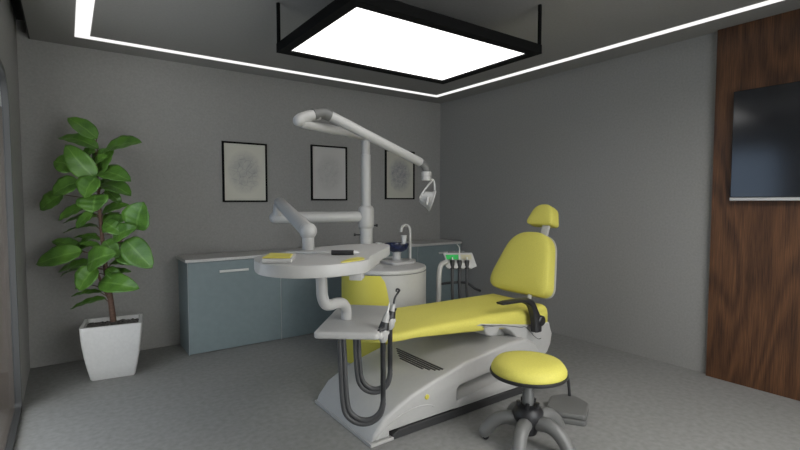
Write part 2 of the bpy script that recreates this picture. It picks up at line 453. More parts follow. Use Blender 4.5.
# ------------------------------------------------------------------ potted plant
PC = V((.275, 4.392, 0)); pa = radians(-8)
ux, uy = V((cos(pa), sin(pa), 0)), V((-sin(pa), cos(pa), 0))
plant = thing('potted_plant', 'leafy rubber plant in a square white tapered pot, left of the cabinets', 'plant', PC)
bm = BM()
def pot_ring(hx, hy, z, k=5):
    pts = round_poly([(-hx, -hy), (hx, -hy), (hx, hy), (-hx, hy)], .02, 4)
    return [bm.verts.new(PC + ux * p[0] + uy * p[1] + V((0, 0, z))) for p in pts]
prof = [(.146, .120, .0), (.153, .127, .01), (.172, .142, .10), (.189, .155, .2), (.201, .165, .30), (.207, .171, .38), (.209, .173, .43),
        (.185, .149, .43), (.182, .146, .385)]
rings = [pot_ring(*p) for p in prof]
for a, b in zip(rings, rings[1:]):
    for k in range(len(a)): bm.faces.new((a[k], a[(k + 1) % len(a)], b[(k + 1) % len(b)], b[k]))
bm.faces.new(rings[0][::-1])
link('pot', bm, M['pot'], plant, smooth=True, angle=35)
bm = BM(); gr = 22
gv = [[bm.verts.new(PC + ux * (-.183 + .366 * i / gr) + uy * (-.147 + .294 * j / gr) + V((0, 0, .392 + random.uniform(0, .014)))) for i in range(gr + 1)] for j in range(gr + 1)]
for j in range(gr):
    for i in range(gr): bm.faces.new((gv[j][i], gv[j][i + 1], gv[j + 1][i + 1], gv[j + 1][i]))
link('soil', bm, M['soil'], plant)
RT = V((.8145, -.5802, 0)); TC = V((-.5802, -.8145, 0))      # sideways and towards the room, for arranging the branches
def pp(px, py, c=0.0): return PC + RT * ((px - 109.5) * .0079 + c * .62) + TC * c + V((0, 0, 1.4 - (py - 201) * .00806))
bm = BM()
tube(bm, smooth_path([pp(110, 322), pp(108, 300), pp(104, 270), pp(102, 245, .01), pp(100, 215), pp(99, 185), pp(97, 158)], 5),
     [.024 - .017 * k / 30 for k in range(31)], 10)
tube(bm, smooth_path([pp(108, 302), pp(101, 286, .03), pp(95, 270, .05), pp(92, 255, .06)], 4), [.013 - .006 * k / 12 for k in range(13)], 8)
tube(bm, smooth_path([pp(103, 256), pp(112, 247, .03), pp(120, 240, .04), pp(135, 229, .03)], 4), [.010 - .005 * k / 12 for k in range(13)], 8)
link('trunk', bm, M['bark'], plant, smooth=True)

LV = [  # base px,py  tip px,py   tip towards room, width factor, face (0 up .. 1 towards room), base depth
 (100,140, 71,120, .02,.42,.7,0), (101,150, 61,140, .03,.36,.6,.02), (106,152, 144,144, .04,.50,.65,0), (97,180, 69,147, .08,.46,1,.05),
 (80,168, 56,163, .05,.85,.9,.03), (100,172, 116,150, .0,.75,.9,-.02), (101,172, 132,182, .08,.44,.7,.02), (81,182, 54,195, .10,.68,.9,.06),
 (98,178, 86,198, .12,.95,.9,.10), (103,184, 132,196, .02,.55,.5,0), (64,194, 41,210, .07,.62,.95,.04), (97,195, 94,212, .14,1.35,.9,.10),
 (85,207, 59,220, .08,.48,.7,.03), (102,213, 130,205, -.03,.38,.7,-.03), (136,229, 144,202, .05,.90,1,.03), (98,216, 62,223, .0,.34,.4,0),
 (97,226, 62,233, -.02,.26,.3,-.02), (101,230, 128,217, .0,.55,.8,0), (112,238, 137,227, .06,.55,.9,.04), (125,239, 151,267, .05,.55,.9,.04),
 (101,240, 72,238, .0,.28,.4,0), (100,247, 78,243, .05,.35,.5,.02), (82,250, 36,262, .12,.44,.85,.07), (80,251, 50,241, .0,.40,.6,-.02),
 (86,263, 116,251, .12,.56,.9,.08), (116,251, 142,264, .04,.52,.8,.02), (89,262, 56,271, .04,.40,.5,.04), (80,269, 57,277, -.03,.30,.3,-.02),
 (95,265, 77,287, .13,.72,.95,.09), (109,263, 129,265, .0,.40,.5,0), (103,276, 130,272, -.02,.36,.5,-.02), (97,281, 137,286, .10,.40,.8,.05),
 (84,283, 72,290, -.03,.40,.4,0), (99,292, 68,296, .02,.26,.35,.01), (103,298, 67,308, .04,.28,.4,.01), (100,205, 76,210, -.08,.55,.5,-.03),
 (98,152, 82,158, .02,.6,.8,.02), (96,164, 110,158, .05,.6,.8,.03), (88,187, 66,186, .0,.45,.5,-.02), (106,190, 122,204, -.05,.5,.6,-.03),
 (94,212, 76,228, .06,.5,.8,.03), (104,222, 124,234, .06,.5,.8,.03), (96,234, 74,250, .0,.4,.5,-.02), (104,240, 118,256, .07,.6,.9,.05), (92,244, 64,256, .0,.42,.6,-.03), (105,268, 120,280, .03,.5,.7,.02),
 (101,226, 120,213, -.10,.55,.6,-.03), (102,250, 128,246, -.09,.5,.5,-.03), (100,190, 112,178, -.08,.6,.6,-.03)]
bm = BM(); uvl = bm.loops.layers.uv.new('UVMap')
def leaf(bx, by, tx, ty, c, wf, face, bd):
    B = pp(bx, by, bd); T_ = pp(tx, ty, c + bd * .3)
    d = T_ - B; Ln = d.length; d.normalize()
    n0 = V((0, 0, 1)) * (1 - face) + TC * face + V((0, 0, .35))
    n = (n0 - d * n0.dot(d)).normalized(); s = d.cross(n)
    NU, NV = 8, 12; Wd = Ln * wf * .5; grid = []
    bend = random.uniform(.05, .12) * Ln
    for j in range(NV + 1):
        t = j / NV
        w = 1.25 * Wd * (sin(pi * t ** .82) ** .62) * (1 - .12 * t) if 0 < t < 1 else 0.0008
        row = []
        for i in range(NU + 1):
            q = i / NU * 2 - 1
            p = B + d * Ln * t + s * w * q + n * (bend * sin(pi * t) + abs(q) ** 1.4 * w * .22 - .0)
            p += n * .004 * sin(t * 22 + q * 2)
            row.append(bm.verts.new(p))
        grid.append(row)
    for j in range(NV):
        for i in range(NU):
            f = bm.faces.new((grid[j][i], grid[j][i + 1], grid[j + 1][i + 1], grid[j + 1][i]))
            for l, (a, b) in zip(f.loops, ((i, j), (i + 1, j), (i + 1, j + 1), (i, j + 1))): l[uvl].uv = (a / NU, b / NV)
    # petiole to the stem
    ax = pp(101 + (by - 200) * .07, by + 6)
    if (ax - B).length > .02:
        nf = len(bm.faces); tube(bm, smooth_path([ax, (ax + B) / 2 + V((0, 0, -.005)), B + d * .01], 3), .0035, 6)
        bm.faces.ensure_lookup_table()
        for f in bm.faces[nf:]: f.material_index = 1
for L_ in LV: leaf(*L_)
fol = link('foliage', bm, [M['leaf'], M['bark']], plant, smooth=True, angle=180)
so = fol.modifiers.new('thickness', 'SOLIDIFY'); so.thickness = .0018

# ------------------------------------------------------------------ dental chair
chair = thing('dental_chair', 'yellow upholstered dental chair on a white sloping base', 'chair', (2.25, 2.56, 0))
Y0, Y1 = 2.2, 2.93
bm = BM()
sh = [(1.37, .02), (1.385, .055), (1.46, .142), (1.56, .192), (1.66, .232), (1.8, .272), (1.95, .308), (2.1, .342), (2.3, .372), (2.55, .398), (2.7, .395),
      (2.8, .35), (2.86, .27), (2.6, .235), (2.3, .222), (2.05, .196), (2.03, .18), (2.03, .052), (1.5, .052), (1.5, .02)]
prism(bm, sh, Y0, Y1, 'y', .022, 4)
base = link('base_shell', bm, M['white'], chair, smooth=True, angle=30)
bm = BM(); prism(bm, [(1.362, 0), (1.362, .019), (1.52, .019), (1.52, 0)], Y0 - .006, Y1 + .006, 'y', .003, 1); link('front_lip', bm, M['white'], base, smooth=True)
bm = BM(); prism(bm, round_poly([(2.0, .053), (3.08, .053), (3.05, .19), (2.5, .160), (2.05, .112), (2.0, .10)], .008, 2), Y0 + .004, Y1 - .004, 'y', .008, 2)
box(bm, (2.0, 2.36, .1), (2.85, 2.77, .27)); link('plinth', bm, M['white'], chair, smooth=True)
bm = BM(); prism(bm, [(1.51, 0), (1.515, .03), (1.56, .051), (3.10, .051), (3.12, .03), (3.12, 0)], Y0 - .004, Y1 + .004, 'y', .004, 1)
link('floor_plate', bm, M['basegrey'], chair, label='dark strip along the floor')
bm = BM(); tube(bm, smooth_path([(1.405, Y0, .03), (1.45, Y0, .075), (1.53, Y0, .118), (1.62, Y0, .142), (1.71, Y0, .15), (1.79, Y0, .138), (1.83, Y0, .118)], 4), .0045, 8)
link('seam', bm, M['white'], base, smooth=True)
bm = BM(); lathe(bm, [(.016, 0), (.016, .006), (.012, .008)], (1.77, Y0 + .001, .195), (0, -1, 0), 20); link('indicator', bm, M['yellowpl'], chair, label='small yellow round mark on the base side')
def zt(x):
    for a, b in zip(sh, sh[1:]):
        if a[0] <= x <= b[0]: return a[1] + (b[1] - a[1]) * (x - a[0]) / (b[0] - a[0])
for k, (x, ya, yb) in enumerate([(1.955, 2.262, 2.79), (1.937, 2.272, 2.755), (1.919, 2.295, 2.72), (1.901, 2.33, 2.68), (1.883, 2.38, 2.64)]):
    bm = BM(); z = zt(x) + .0015; dx = .0062
    box(bm, (x - dx, ya, zt(x) - .003), (x + dx, yb, zt(x) + .0025)); link('vent_slot', bm, M['black'], base)
# undercarriage
bm = BM()
uc = [(2.25, .545), (2.30, .556), (2.86, .462), (3.05, .452), (3.06, .42), (3.085, .36), (3.07, .28), (3.03, .22), (2.96, .18), (2.88, .185), (2.80, .27), (2.69, .375), (2.60, .456), (2.55, .482), (2.515, .492), (2.485, .492), (2.47, .470), (2.44, .452), (2.405, .447), (2.365, .460), (2.338, .490), (2.33, .528)]
prism(bm, uc, 2.262, 2.865, 'y', .014, 3); under = link('seat_carrier', bm, M['white'], chair, smooth=True, angle=30)
bm = BM(); tube(bm, smooth_path([(2.31, 2.259, .530), (2.5, 2.259, .512), (2.70, 2.259, .468), (2.76, 2.258, .46), (2.86, 2.258, .375), (2.91, 2.258, .345), (2.94, 2.258, .345)], 4), .003, 6)
link('seam', bm, M['grey'], under)
bm = BM(); box(bm, (2.52, 2.38, .37), (2.80, 2.76, .53), .02); box(bm, (2.7, 2.36, .11), (3.0, 2.78, .3), .02); link('lift_arm', bm, M['white'], chair, smooth=True)
# seat cushion
sp = round_poly([(1.44, 2.27), (3.062, 2.27), (3.062, 2.87), (1.44, 2.87)], [.30, .05, .05, .42], 10)
def seat_place(u, v, h):
    t = (u - 1.44) / 1.62
    ztop = .606 - .0 * t
    if u > 2.9: ztop -= (u - 2.9) * .16
    if u < 1.9: ztop -= (1.9 - u) ** 2 * .10
    crown = .014 * sin(pi * min(max((u - 2.3) / .75, 0), 1))
    th = .056 + .30 * min(max(t - .53, 0), .34)
    z = ztop - th * (1 - h) + (crown if h > .7 else 0)
    return (u, v, z)
bm = BM(); cushion(bm, sp, [(.03, 0), (.008, .06), (0, .2), (0, .6), (.006, .8), (.02, .93), (.045, 1.0)], seat_place)
link('seat', bm, M['yellow'], chair, smooth=True, angle=60)
# backrest: built in its own tilted frame
def tilted(origin, lean, yaw=0):
    o = V(origin); up_ = V((sin(lean), 0, cos(lean))); out = V((-cos(lean), 0, sin(lean))); side = V((0, 1, 0))
    R = Matrix.Rotation(yaw, 3, 'Z'); up_, out, side = R @ up_, R @ out, R @ side
    return lambda u, v, h: tuple(o + side * u + up_ * v + out * h)
place = tilted((3.035, 2.555, .615), radians(20))
bp = round_poly([(-.315, .02), (.35, .02), (.175, .54), (-.20, .54)], [.11, .17, .18, .15], 10)
bm = BM(); cushion(bm, bp, [(.03, -.055), (.004, -.045), (0, -.015), (0, .052), (.003, .060), (.010, .066), (.05, .076)], place)
back = link('backrest', bm, M['yellow'], chair, smooth=True, angle=70)
bm = BM(); cushion(bm, bp, [(.09, -.095), (.05, -.088), (.014, -.065), (-.004, -.04), (-.003, -.025), (.01, -.022)], place)
link('back_shell', bm, M['white'], back, smooth=True, angle=60, label='white shell behind the yellow pad')
bm = BM(); tube(bm, [(2.97, 2.42, .50), (3.01, 2.42, .68)], .017, 10)
link('back_support', bm, M['white'], chair, smooth=True)
bm = BM(); box(bm, (-.035, -.012, -.1), (.035, .012, .12), .008, 2, Matrix.Translation((3.235, 2.455, 1.17)) @ Matrix.Rotation(radians(17), 4, 'Y') @ Matrix.Rotation(pi / 2, 4, 'Z'))
hb = link('headrest_bracket', bm, M['white'], chair, smooth=True)
place = tilted((3.265, 2.53, 1.185), radians(20))
hp = round_poly([(-.155, 0), (.130, .0), (.055, .18), (-.105, .18)], [.04, .06, .075, .07], 8)
bm = BM(); cushion(bm, hp, [(.02, -.055), (.004, -.045), (0, -.02), (0, .048), (.003, .055), (.012, .060), (.03, .065)], place)
link('headrest', bm, M['yellow'], chair, smooth=True, angle=70)
# armrest
bm = BM()
path = smooth_path([(2.43, 2.215, .688), (2.55, 2.212, .688), (2.66, 2.208, .682), (2.735, 2.205, .655), (2.775, 2.203, .59), (2.803, 2.20, .51), (2.808, 2.20, .435)], 5)
rw = [.014, .018, .022, .022, .022, .022, .022, .022, .022, .023, .024, .026, .028, .028, .029, .029, .03, .03, .031, .032, .034, .036, .038, .040, .042, .042, .043, .044, .044, .044, .043]
prev = None; rg = []
for i, p in enumerate(path):
    t = (path[min(i + 1, len(path) - 1)] - path[max(i - 1, 0)]).normalized(); nn = V((-t.z, 0, t.x)); w = rw[i] if i < len(rw) else .043
    hw = w * (.55 if i < 12 else .8)
    rg.append([bm.verts.new(p + V((0, 1, 0)) * a * .032 + nn * b * hw) for a, b in ((-1, -.6), (-.7, -1), (.7, -1), (1, -.6), (1, .6), (.7, 1), (-.7, 1), (-1, .6))])
for a, b in zip(rg, rg[1:]):
    for k in range(8): bm.faces.new((a[k], a[(k + 1) % 8], b[(k + 1) % 8], b[k]))
bm.faces.new(rg[0][::-1]); bm.faces.new(rg[-1])
lathe(bm, [(.038, -.0), (.038, .05), (.03, .056)], (2.832, 2.215, .515), (0, -1, 0), 24)
link('armrest', bm, M['black'], chair, smooth=True, angle=35)

# ------------------------------------------------------------------ cuspidor unit with column
CC = V((2.25, 3.40, 0)); CR = .368
cu = thing('cuspidor_unit', 'white cylindrical water unit with a yellow side panel and tall white column, behind the chair', 'dental unit', CC)
bm = BM(); lathe(bm, [(CR - .02, 0), (CR - .02, .04), (CR, .045), (CR, .800), (CR - .006, .803), (CR - .006, .809), (CR, .811), (CR, .826), (CR - .006, .836), (CR - .03, .842)], CC, n=72)
body = link('cabinet_body', bm, M['white'], cu, smooth=True, angle=35)
bm = BM(); lathe(bm, [(CR + .001, .800), (CR + .001, .8045)], CC, n=72); link('lid_groove', bm, M['grey'], body)
# yellow panel wraps part of the cylinder
bm = BM(); g = []
NZ = 16
for j in range(NZ + 1):
    z = .05 + .75 * j / NZ
    a0 = radians(-205); a1 = radians(-128 + 16 * (1 - (z / .80) ** 2) ** .5 if z < .80 else -128)
    g.append([(a0 + (a1 - a0) * i / 28, z) for i in range(29)])
A = [[bm.verts.new(CC + V((cos(a) * (CR + .004), sin(a) * (CR + .004), z))) for a, z in r] for r in g]
B_ = [[bm.verts.new(CC + V((cos(a) * (CR - .004), sin(a) * (CR - .004), z))) for a, z in r] for r in g]
for j in range(NZ):
    for i in range(28):
        bm.faces.new((A[j][i], A[j][i + 1], A[j + 1][i + 1], A[j + 1][i])); bm.faces.new((B_[j][i], B_[j + 1][i], B_[j + 1][i + 1], B_[j][i + 1]))
for i in range(28):
    bm.faces.new((A[0][i], B_[0][i], B_[0][i + 1], A[0][i + 1])); bm.faces.new((A[NZ][i], A[NZ][i + 1], B_[NZ][i + 1], B_[NZ][i]))
for j in range(NZ):
    bm.faces.new((A[j][0], A[j + 1][0], B_[j + 1][0], B_[j][0])); bm.faces.new((A[j][28], B_[j][28], B_[j + 1][28], A[j + 1][28]))
link('side_panel', bm, M['yellowpl'], cu, smooth=True, angle=40, label='yellow curved panel')
CP = V((2.135, 3.51, 0))
bm = BM(); lathe(bm, [(.075, .842), (.075, .86), (.056, .865), (.056, 1.17)], CP, n=32)
col = link('column', bm, M['white'], cu, smooth=True, angle=35)
bm = BM(); lathe(bm, [(.052, 1.155), (.066, 1.17), (.070, 1.19), (.070, 1.32), (.062, 1.345), (.043, 1.36)], CP, n=32); link('collar', bm, M['white'], col, smooth=True, angle=35)
bm = BM(); lathe(bm, [(.042, 1.35), (.042, 1.80), (.037, 1.805), (.037, 1.925)], CP, n=32); link('upper_tube', bm, M['white'], col, smooth=True, angle=35)
for p, q in (((2.09, 3.52, 1.105), (2.045, 3.54, 1.105)), ((2.19, 3.47, 1.185), (2.205, 3.46, 1.185))):
    bm = BM(); tube(bm, [p, q], .007, 8); d = (V(q) - V(p)).normalized(); tube(bm, [V(q), V(q) + d * .016], .012, 12); link('knob', bm, M['black'], col, smooth=True)
# bowl, rinse plate, faucet, cup filler
bm = BM(); prism(bm, round_poly([(2.27, 3.27), (2.50, 3.27), (2.60, 3.40), (2.57, 3.47), (2.45, 3.56), (2.27, 3.53)], .06, 5), .842, .868, 'z', .006, 2)
rp = link('rinse_plate', bm, M['white'], cu, smooth=True, angle=35)
BC = V((2.40, 3.42, 0))
bm = BM(); lathe(bm, [(.055, .868), (.040, .878), (.036, .9), (.036, .925), (.045, .945)], BC, n=28); link('bowl_stem', bm, M['white'], cu, smooth=True, angle=40)
bm = BM(); lathe(bm, [(.03, .940), (.065, .948), (.095, .968), (.108, 1.0), (.112, 1.018), (.108, 1.02), (.10, 1.0), (.085, .975), (.05, .96), (.005, .955)], BC, n=40)
link('spittoon_bowl', bm, M['blueglass'], cu, smooth=True, angle=50, label='dark blue glossy bowl')
bm = BM(); tube(bm, smooth_path([(2.557, 3.43, .866), (2.557, 3.43, 1.0), (2.557, 3.43, 1.11), (2.548, 3.43, 1.155), (2.515, 3.432, 1.178), (2.478, 3.43, 1.172), (2.455, 3.425, 1.145), (2.452, 3.425, 1.12)], 6), .0135, 12)
link('faucet', bm, M['white'], cu, smooth=True)
bm = BM(); tube(bm, [(2.545, 3.432, 1.0), (2.60, 3.432, 1.0)], .008, 8); lathe(bm, [(.034, 1.003), (.034, 1.012)], (2.494, 3.44, 0), n=24); tube(bm, [(2.52, 3.436, 1.006), (2.55, 3.432, 1.004)], .008, 8)
link('cup_holder', bm, M['white'], cu, smooth=True, angle=35)
bm = BM(); lathe(bm, [(.034, .842), (.034, .99), (.030, .995), (.030, 1.02), (.027, 1.024)], (2.29, 3.55, 0), n=24); link('water_bottle', bm, M['bluewhite'], cu, smooth=True, angle=35)
bm = BM(); lathe(bm, [(.020, 1.0125), (.028, 1.085), (.030, 1.087), (.0275, 1.085), (.0185, 1.018)], (2.494, 3.44, 0), n=24)
tag(link('rinse_cup', bm, M['bluewhite'], smooth=True, angle=40, loc=(2.494, 3.44, 1.0125)), 'small white cup under the curved faucet above the blue bowl', 'cup')

# suction holder on its own arm (assistant side)
bm = BM(); tube(bm, smooth_path([(2.50, 3.28, .40), (2.60, 3.20, .41), (2.68, 3.185, .44), (2.695, 3.185, .55), (2.697, 3.185, .70), (2.705, 3.187, .78), (2.735, 3.192, .83), (2.80, 3.20, .845)], 7), .023, 14)
arm = link('holder_arm', bm, M['white'], cu, smooth=True)
HB = V((2.95, 3.20, .84))
hr = Matrix.Translation(HB) @ Matrix.Rotation(radians(-35), 4, 'Z')
def hxf(p): return tuple(hr @ V(p))
bm = BM()
pr_ = [(-.145, .075), (.125, .075), (.16, -.04), (.125, -.055), (-.10, -.055)]
fr_ = [bm.verts.new(hxf((p[0], -.05 if p[1] < 0 else .0, p[1]))) for p in pr_]; bk_ = [bm.verts.new(hxf((p[0], .05, p[1]))) for p in pr_]
bm.faces.new(fr_); bm.faces.new(bk_[::-1])
for k in range(5): bm.faces.new((fr_[k], bk_[k], bk_[(k + 1) % 5], fr_[(k + 1) % 5]))
for x in (-.10, -.035, .03, .10): tube(bm, [hxf((x, -.03, -.045)), hxf((x, -.075, -.03))], .027, 12)
holder = link('instrument_holder', bm, M['white'], cu, smooth=True, angle=35)
def plate(x0, x1, z0, z1, m, nm):
    bm = BM()
    def P3(x, z, o): y = -.05 * (.075 - z) / .115; return hxf((x, y - o, z))
    a = [bm.verts.new(P3(x, z, .0035)) for x, z in ((x0 + .012, z0), (x1, z0), (x1, z1), (x0, z1))]
    b = [bm.verts.new(P3(x, z, -.006)) for x, z in ((x0 + .012, z0), (x1, z0), (x1, z1), (x0, z1))]
    bm.faces.new(a); bm.faces.new(b[::-1])
    for k in range(4): bm.faces.new((a[k], b[k], b[(k + 1) % 4], a[(k + 1) % 4]))
    return link(nm, bm, m, holder)
plate(-.125, -.005, .02, .062, M['green'], 'keypad')['label'] = 'green lit-looking strip of keys'
plate(.015, .115, .02, .062, M['beige'], 'keypad')['label'] = 'beige strip of keys'
bm = BM(); box(bm, (-.10, .03, .074), (.06, .045, .09), 0, 1, hr); link('top_bar', bm, M['grey'], holder)
bm = BM(); tube(bm, smooth_path([(2.70, 3.21, .645), (2.85, 3.22, .645), (2.98, 3.14, .645), (3.02, 3.06, .60), (3.03, 3.0, .585)], 5), .012, 8); link('hose_guide', bm, M['black'], arm, smooth=True)
sl = ['black suction handpiece in the holder, under the green keys', 'middle black suction handpiece hanging in the holder behind the chair', 'black suction handpiece in the holder, under the beige keys nearest the side wall']
for k, x in enumerate((-.067, -.002, .066)):
    b0 = V(hxf((x, -.062, -.015)))
    t = thing('suction_handpiece', sl[k], 'suction tube', b0, 'suction handpieces in the holder')
    bm = BM(); tube(bm, [b0 + V((0, 0, .035)), b0 + V((0, 0, .03)), b0 + V((0, 0, -.045)), b0 + V((0, 0, -.05))], [.014, .022, .022, .015], 12); link('grip', bm, M['black'], t, smooth=True)
    bm = BM(); tube(bm, smooth_path([b0 + V((0, 0, -.045)), b0 + V((0, 0, -.2)), b0 + V((.0, .0, -.42)), b0 + V((-.05, .05, -.56)), b0 + V((-.16, .10, -.60)), V((2.58, 3.27, .2))], 6), .0135, 8); link('hose', bm, M['hose'], t, smooth=True)
    bm = BM()
    if k == 1: tube(bm, smooth_path([b0 + V((0, 0, .03)), b0 + V((0, 0, .1)), b0 + V((-.004, 0, .15)), b0 + V((-.03, 0, .18))], 4), .004, 6)
    else: tube(bm, [b0 + V((0, 0, .03)), b0 + V((0, 0, .06))], .006, 8)
    link('tip', bm, M['steel'], t, smooth=True)

# ------------------------------------------------------------------ operating lamp (arms + head)
lamp = thing('operating_lamp', 'white examination lamp on a long jointed arm reaching over the chair', 'lamp', (2.135, 3.51, 1.926))
E1 = V((1.35, 3.13, 1.965))
bm = BM(); lathe(bm, [(.044, 1.927), (.044, 1.975), (.036, 1.985)], CP, n=28)
tube(bm, [(2.135, 3.51, 1.955), (1.9, 3.396, 1.955), E1 + V((.04, .02, -.012))], [.036, .036, .034], 20, round_end=True); link('lower_arm', bm, M['white'], lamp, smooth=True, angle=40)
bm = BM(); tube(bm, smooth_path([E1 + V((0, 0, -.0)), E1 + V((.03, .01, .022)), E1 + V((.11, .03, .052)), E1 + V((.17, .035, .066))], 5), .040, 20, round_end=True); link('elbow', bm, M['white'], lamp, smooth=True, angle=50)
bm = BM(); tube(bm, smooth_path([E1 + V((.125, .032, .060)), E1 + V((.185, .036, .075)), E1 + V((.22, .038, .080)), E1 + V((.265, .04, .069))], 5), .0435, 20); link('joint', bm, M['grey'], lamp, smooth=True, angle=50, label='grey elbow joint')
A0 = V((1.60, 3.172, 2.040)); A1 = V((2.445, 3.130, 1.724))
bm = BM(); tube(bm, [A0, A1], [.039, .036], 24); link('upper_arm', bm, M['white'], lamp, smooth=True, angle=40)
bm = BM(); tube(bm, smooth_path([A1 - (A1 - A0).normalized() * .02, V((2.476, 3.124, 1.70)), V((2.496, 3.118, 1.66)), V((2.498, 3.118, 1.61))], 5), .033, 18); link('joint', bm, M['grey'], lamp, smooth=True, angle=50, label='grey end joint')
HD = V((2.498, 3.118, 1.615))
bm = BM(); lathe(bm, [(.035, -.045), (.042, -.04), (.042, -.006), (.039, -.003), (.042, 0), (.042, .028), (.036, .033)], HD, n=28); head = link('swivel', bm, M['white'], lamp, smooth=True, angle=35)
nrm = V((.78, -.53, -.32)).normalized(); HC = V((2.525, 3.082, 1.402))
bm = BM()
s_ = V((.58, .81, 0))
hl, hr2 = HC - V((0, .06, 0)) - nrm * .03, HC + V((0, .10, 0)) - nrm * .01
sx_ = V((.8145, -.5802, 0)); up_ = V((0, 0, 1)); fw_ = V((.58, .8145, 0))
tube(bm, smooth_path([HD + up_ * -.035 + sx_ * .02, HD + up_ * -.035 + sx_ * .055, HD + up_ * -.07 + sx_ * .068, HD + up_ * -.16 + sx_ * .068 - fw_ * .03], 5), .0085, 10)
tube(bm, smooth_path([HD + up_ * -.045 + sx_ * .05, HD + up_ * -.10 + sx_ * .0 - fw_ * .03, HC - sx_ * .095 - fw_ * .04 + up_ * .035, HC - sx_ * .10 - fw_ * .03 + up_ * .01], 5), .0085, 10)
link('yoke', bm, M['white'], lamp, smooth=True)
bm = BM(); lathe(bm, [(.02, -.105), (.042, -.098), (.058, -.075), (.070, -.03), (.086, -.002), (.092, .002), (.092, .010), (.084, .012), (.07, .002), (.004, -.02)], HC, nrm, 36)
rfl = link('reflector', bm, M['white'], lamp, smooth=True, angle=35)
bm = BM(); lathe(bm, [(.079, .006), (.079, .012)], HC, nrm, 32); link('lens', bm, M['bulb'], rfl)
bm = BM(); tube(bm, [HC + V((-.075, -.045, .03)), HC + V((-.095, -.055, -.03))], [.012, .010], 10, round_end=True); link('handle', bm, M['white'], rfl, smooth=True)

# ------------------------------------------------------------------ delivery table: arms, tray, instrument platform
dt = thing('instrument_table', 'white rounded instrument tray on a swing arm beside the column', 'instrument table', (1.1, 2.2, 1.05))
AZ = 1.262
bm = BM(); tube(bm, [(2.075, 3.527, AZ), (1.39, 3.72, AZ)], .047, 24, round_end=True); link('lower_arm', bm, M['white'], dt, smooth=True, angle=50)
bm = BM(); tube(bm, [(1.39, 3.68, AZ + .02), (1.395, 3.67, 1.37)], .034, 16); link('arm_pivot', bm, M['white'], dt, smooth=True, angle=50)
bm = BM(); tube(bm, [(1.405, 3.655, 1.387), (1.128, 2.53, 1.238)], .044, 24, round_end=True); link('upper_arm', bm, M['white'], dt, smooth=True, angle=50)
bm = BM(); tube(bm, [(1.118, 2.475, 1.228 - .0), (1.118, 2.475, 1.10)], .034, 22); bmesh.ops.create_uvsphere(bm, u_segments=24, v_segments=14, radius=.050, matrix=Matrix.Translation((1.118, 2.475, 1.228)))
link('tray_post', bm, M['white'], dt, smooth=True, angle=50)
tp = [(.735, 2.26), (.71, 2.16), (.705, 2.06), (.745, 1.955), (.82, 1.885), (.93, 1.84), (1.03, 1.845), (1.11, 1.865), (1.18, 1.915), (1.245, 2.01), (1.42, 2.185), (1.60, 2.365), (1.675, 2.47), (1.68, 2.54), (1.60, 2.60), (1.45, 2.64), (1.30, 2.61), (1.16, 2.54), (1.0, 2.475), (.86, 2.41), (.78, 2.34)]
tps = [tuple(p[:2]) for p in smooth_path([(a, b, 0) for a, b in tp + tp[:1]], 5)[:-1]]
# the tray outline with a crisp corner where the side wing starts
bm = BM(); prism(bm, tps, 1.063, 1.12, 'z', .004, 2); tray = link('tray', bm, M['white'], dt, smooth=True, angle=35)
bm = BM(); prism(bm, round_poly([(1.16, 1.96), (1.28, 2.08), (1.50, 2.31), (1.42, 2.50), (1.1, 2.4), (1.0, 2.1)], .03, 5), 1.03, 1.063, 'z', .006, 2); link('under_tray', bm, M['white'], tray, smooth=True, angle=35)
bm = BM(); box(bm, (-.045, -.03, 1.025), (.045, .03, 1.0625), .004, 2, Matrix.Translation((1.125, 1.935, 0)) @ Matrix.Rotation(radians(50), 4, 'Z')); link('grip_block', bm, M['white'], tray, smooth=True, angle=35)
bm = BM(); prism(bm, round_poly([(.99, 1.862), (1.06, 1.87), (1.14, 1.895), (1.175, 1.945), (1.165, 1.99), (1.11, 1.97), (1.05, 1.92)], .03, 5), 1.12, 1.124, 'z'); link('palm_pad', bm, M['yellowpl'], tray, smooth=True, angle=35, label='yellow pad at the edge of the tray')
# control box with a yellow top, lying on the tray
kb = thing('instrument_case', 'small white case with a yellow top at the left end of the instrument tray', 'case', (.82, 2.09, 1.12))
bm = BM(); Rk = Matrix.Translation((.80, 2.125, 0)) @ Matrix.Rotation(radians(60), 4, 'Z')
kp = round_poly([(-.12, -.085), (.14, -.075), (.14, .05), (-.12, .055)], [.01, .05, .05, .02], 6)
kpw = [tuple((Rk @ V((p[0], p[1], 0)))[:2]) for p in kp]
prism(bm, kpw, 1.1205, 1.141, 'z', .004, 2); link('case_body', bm, M['white'], kb, smooth=True, angle=35)
bm = BM(); kq = [tuple((Rk @ V((p[0], p[1], 0)))[:2]) for p in [(-.112, -.078), (.035, -.07), (.09, .045), (-.10, .048)]]
prism(bm, kq, 1.1412, 1.147, 'z', .002, 1); link('case_top', bm, M['yellowpl'], kb, label='yellow top')
# scaler lying on the tray
hp_ = thing('tray_handpiece', 'black handled chrome handpiece lying on the instrument tray with a thin cord', 'handpiece', (1.2, 2.18, 1.13))
q0, q1 = V((1.105, 2.16, 1.134)), V((1.198, 2.092, 1.134))
dd = (q1 - q0).normalized()
bm = BM(); tube(bm, [q0, q1], .013, 14); link('grip', bm, M['black'], hp_, smooth=True, angle=50)
bm = BM(); tube(bm, [q1, q1 + dd * .015, q1 + dd * .028], [.011, .010, .006], 12); link('tip', bm, M['steel'], hp_, smooth=True, angle=50)
bm = BM(); tube(bm, smooth_path([q0, q0 - dd * .06, V((1.02, 2.27, 1.1255)), V((.99, 2.33, 1.1255)), V((.95, 2.36, 1.1255))], 5), .0045, 8); link('cord', bm, M['steel'], hp_, smooth=True)
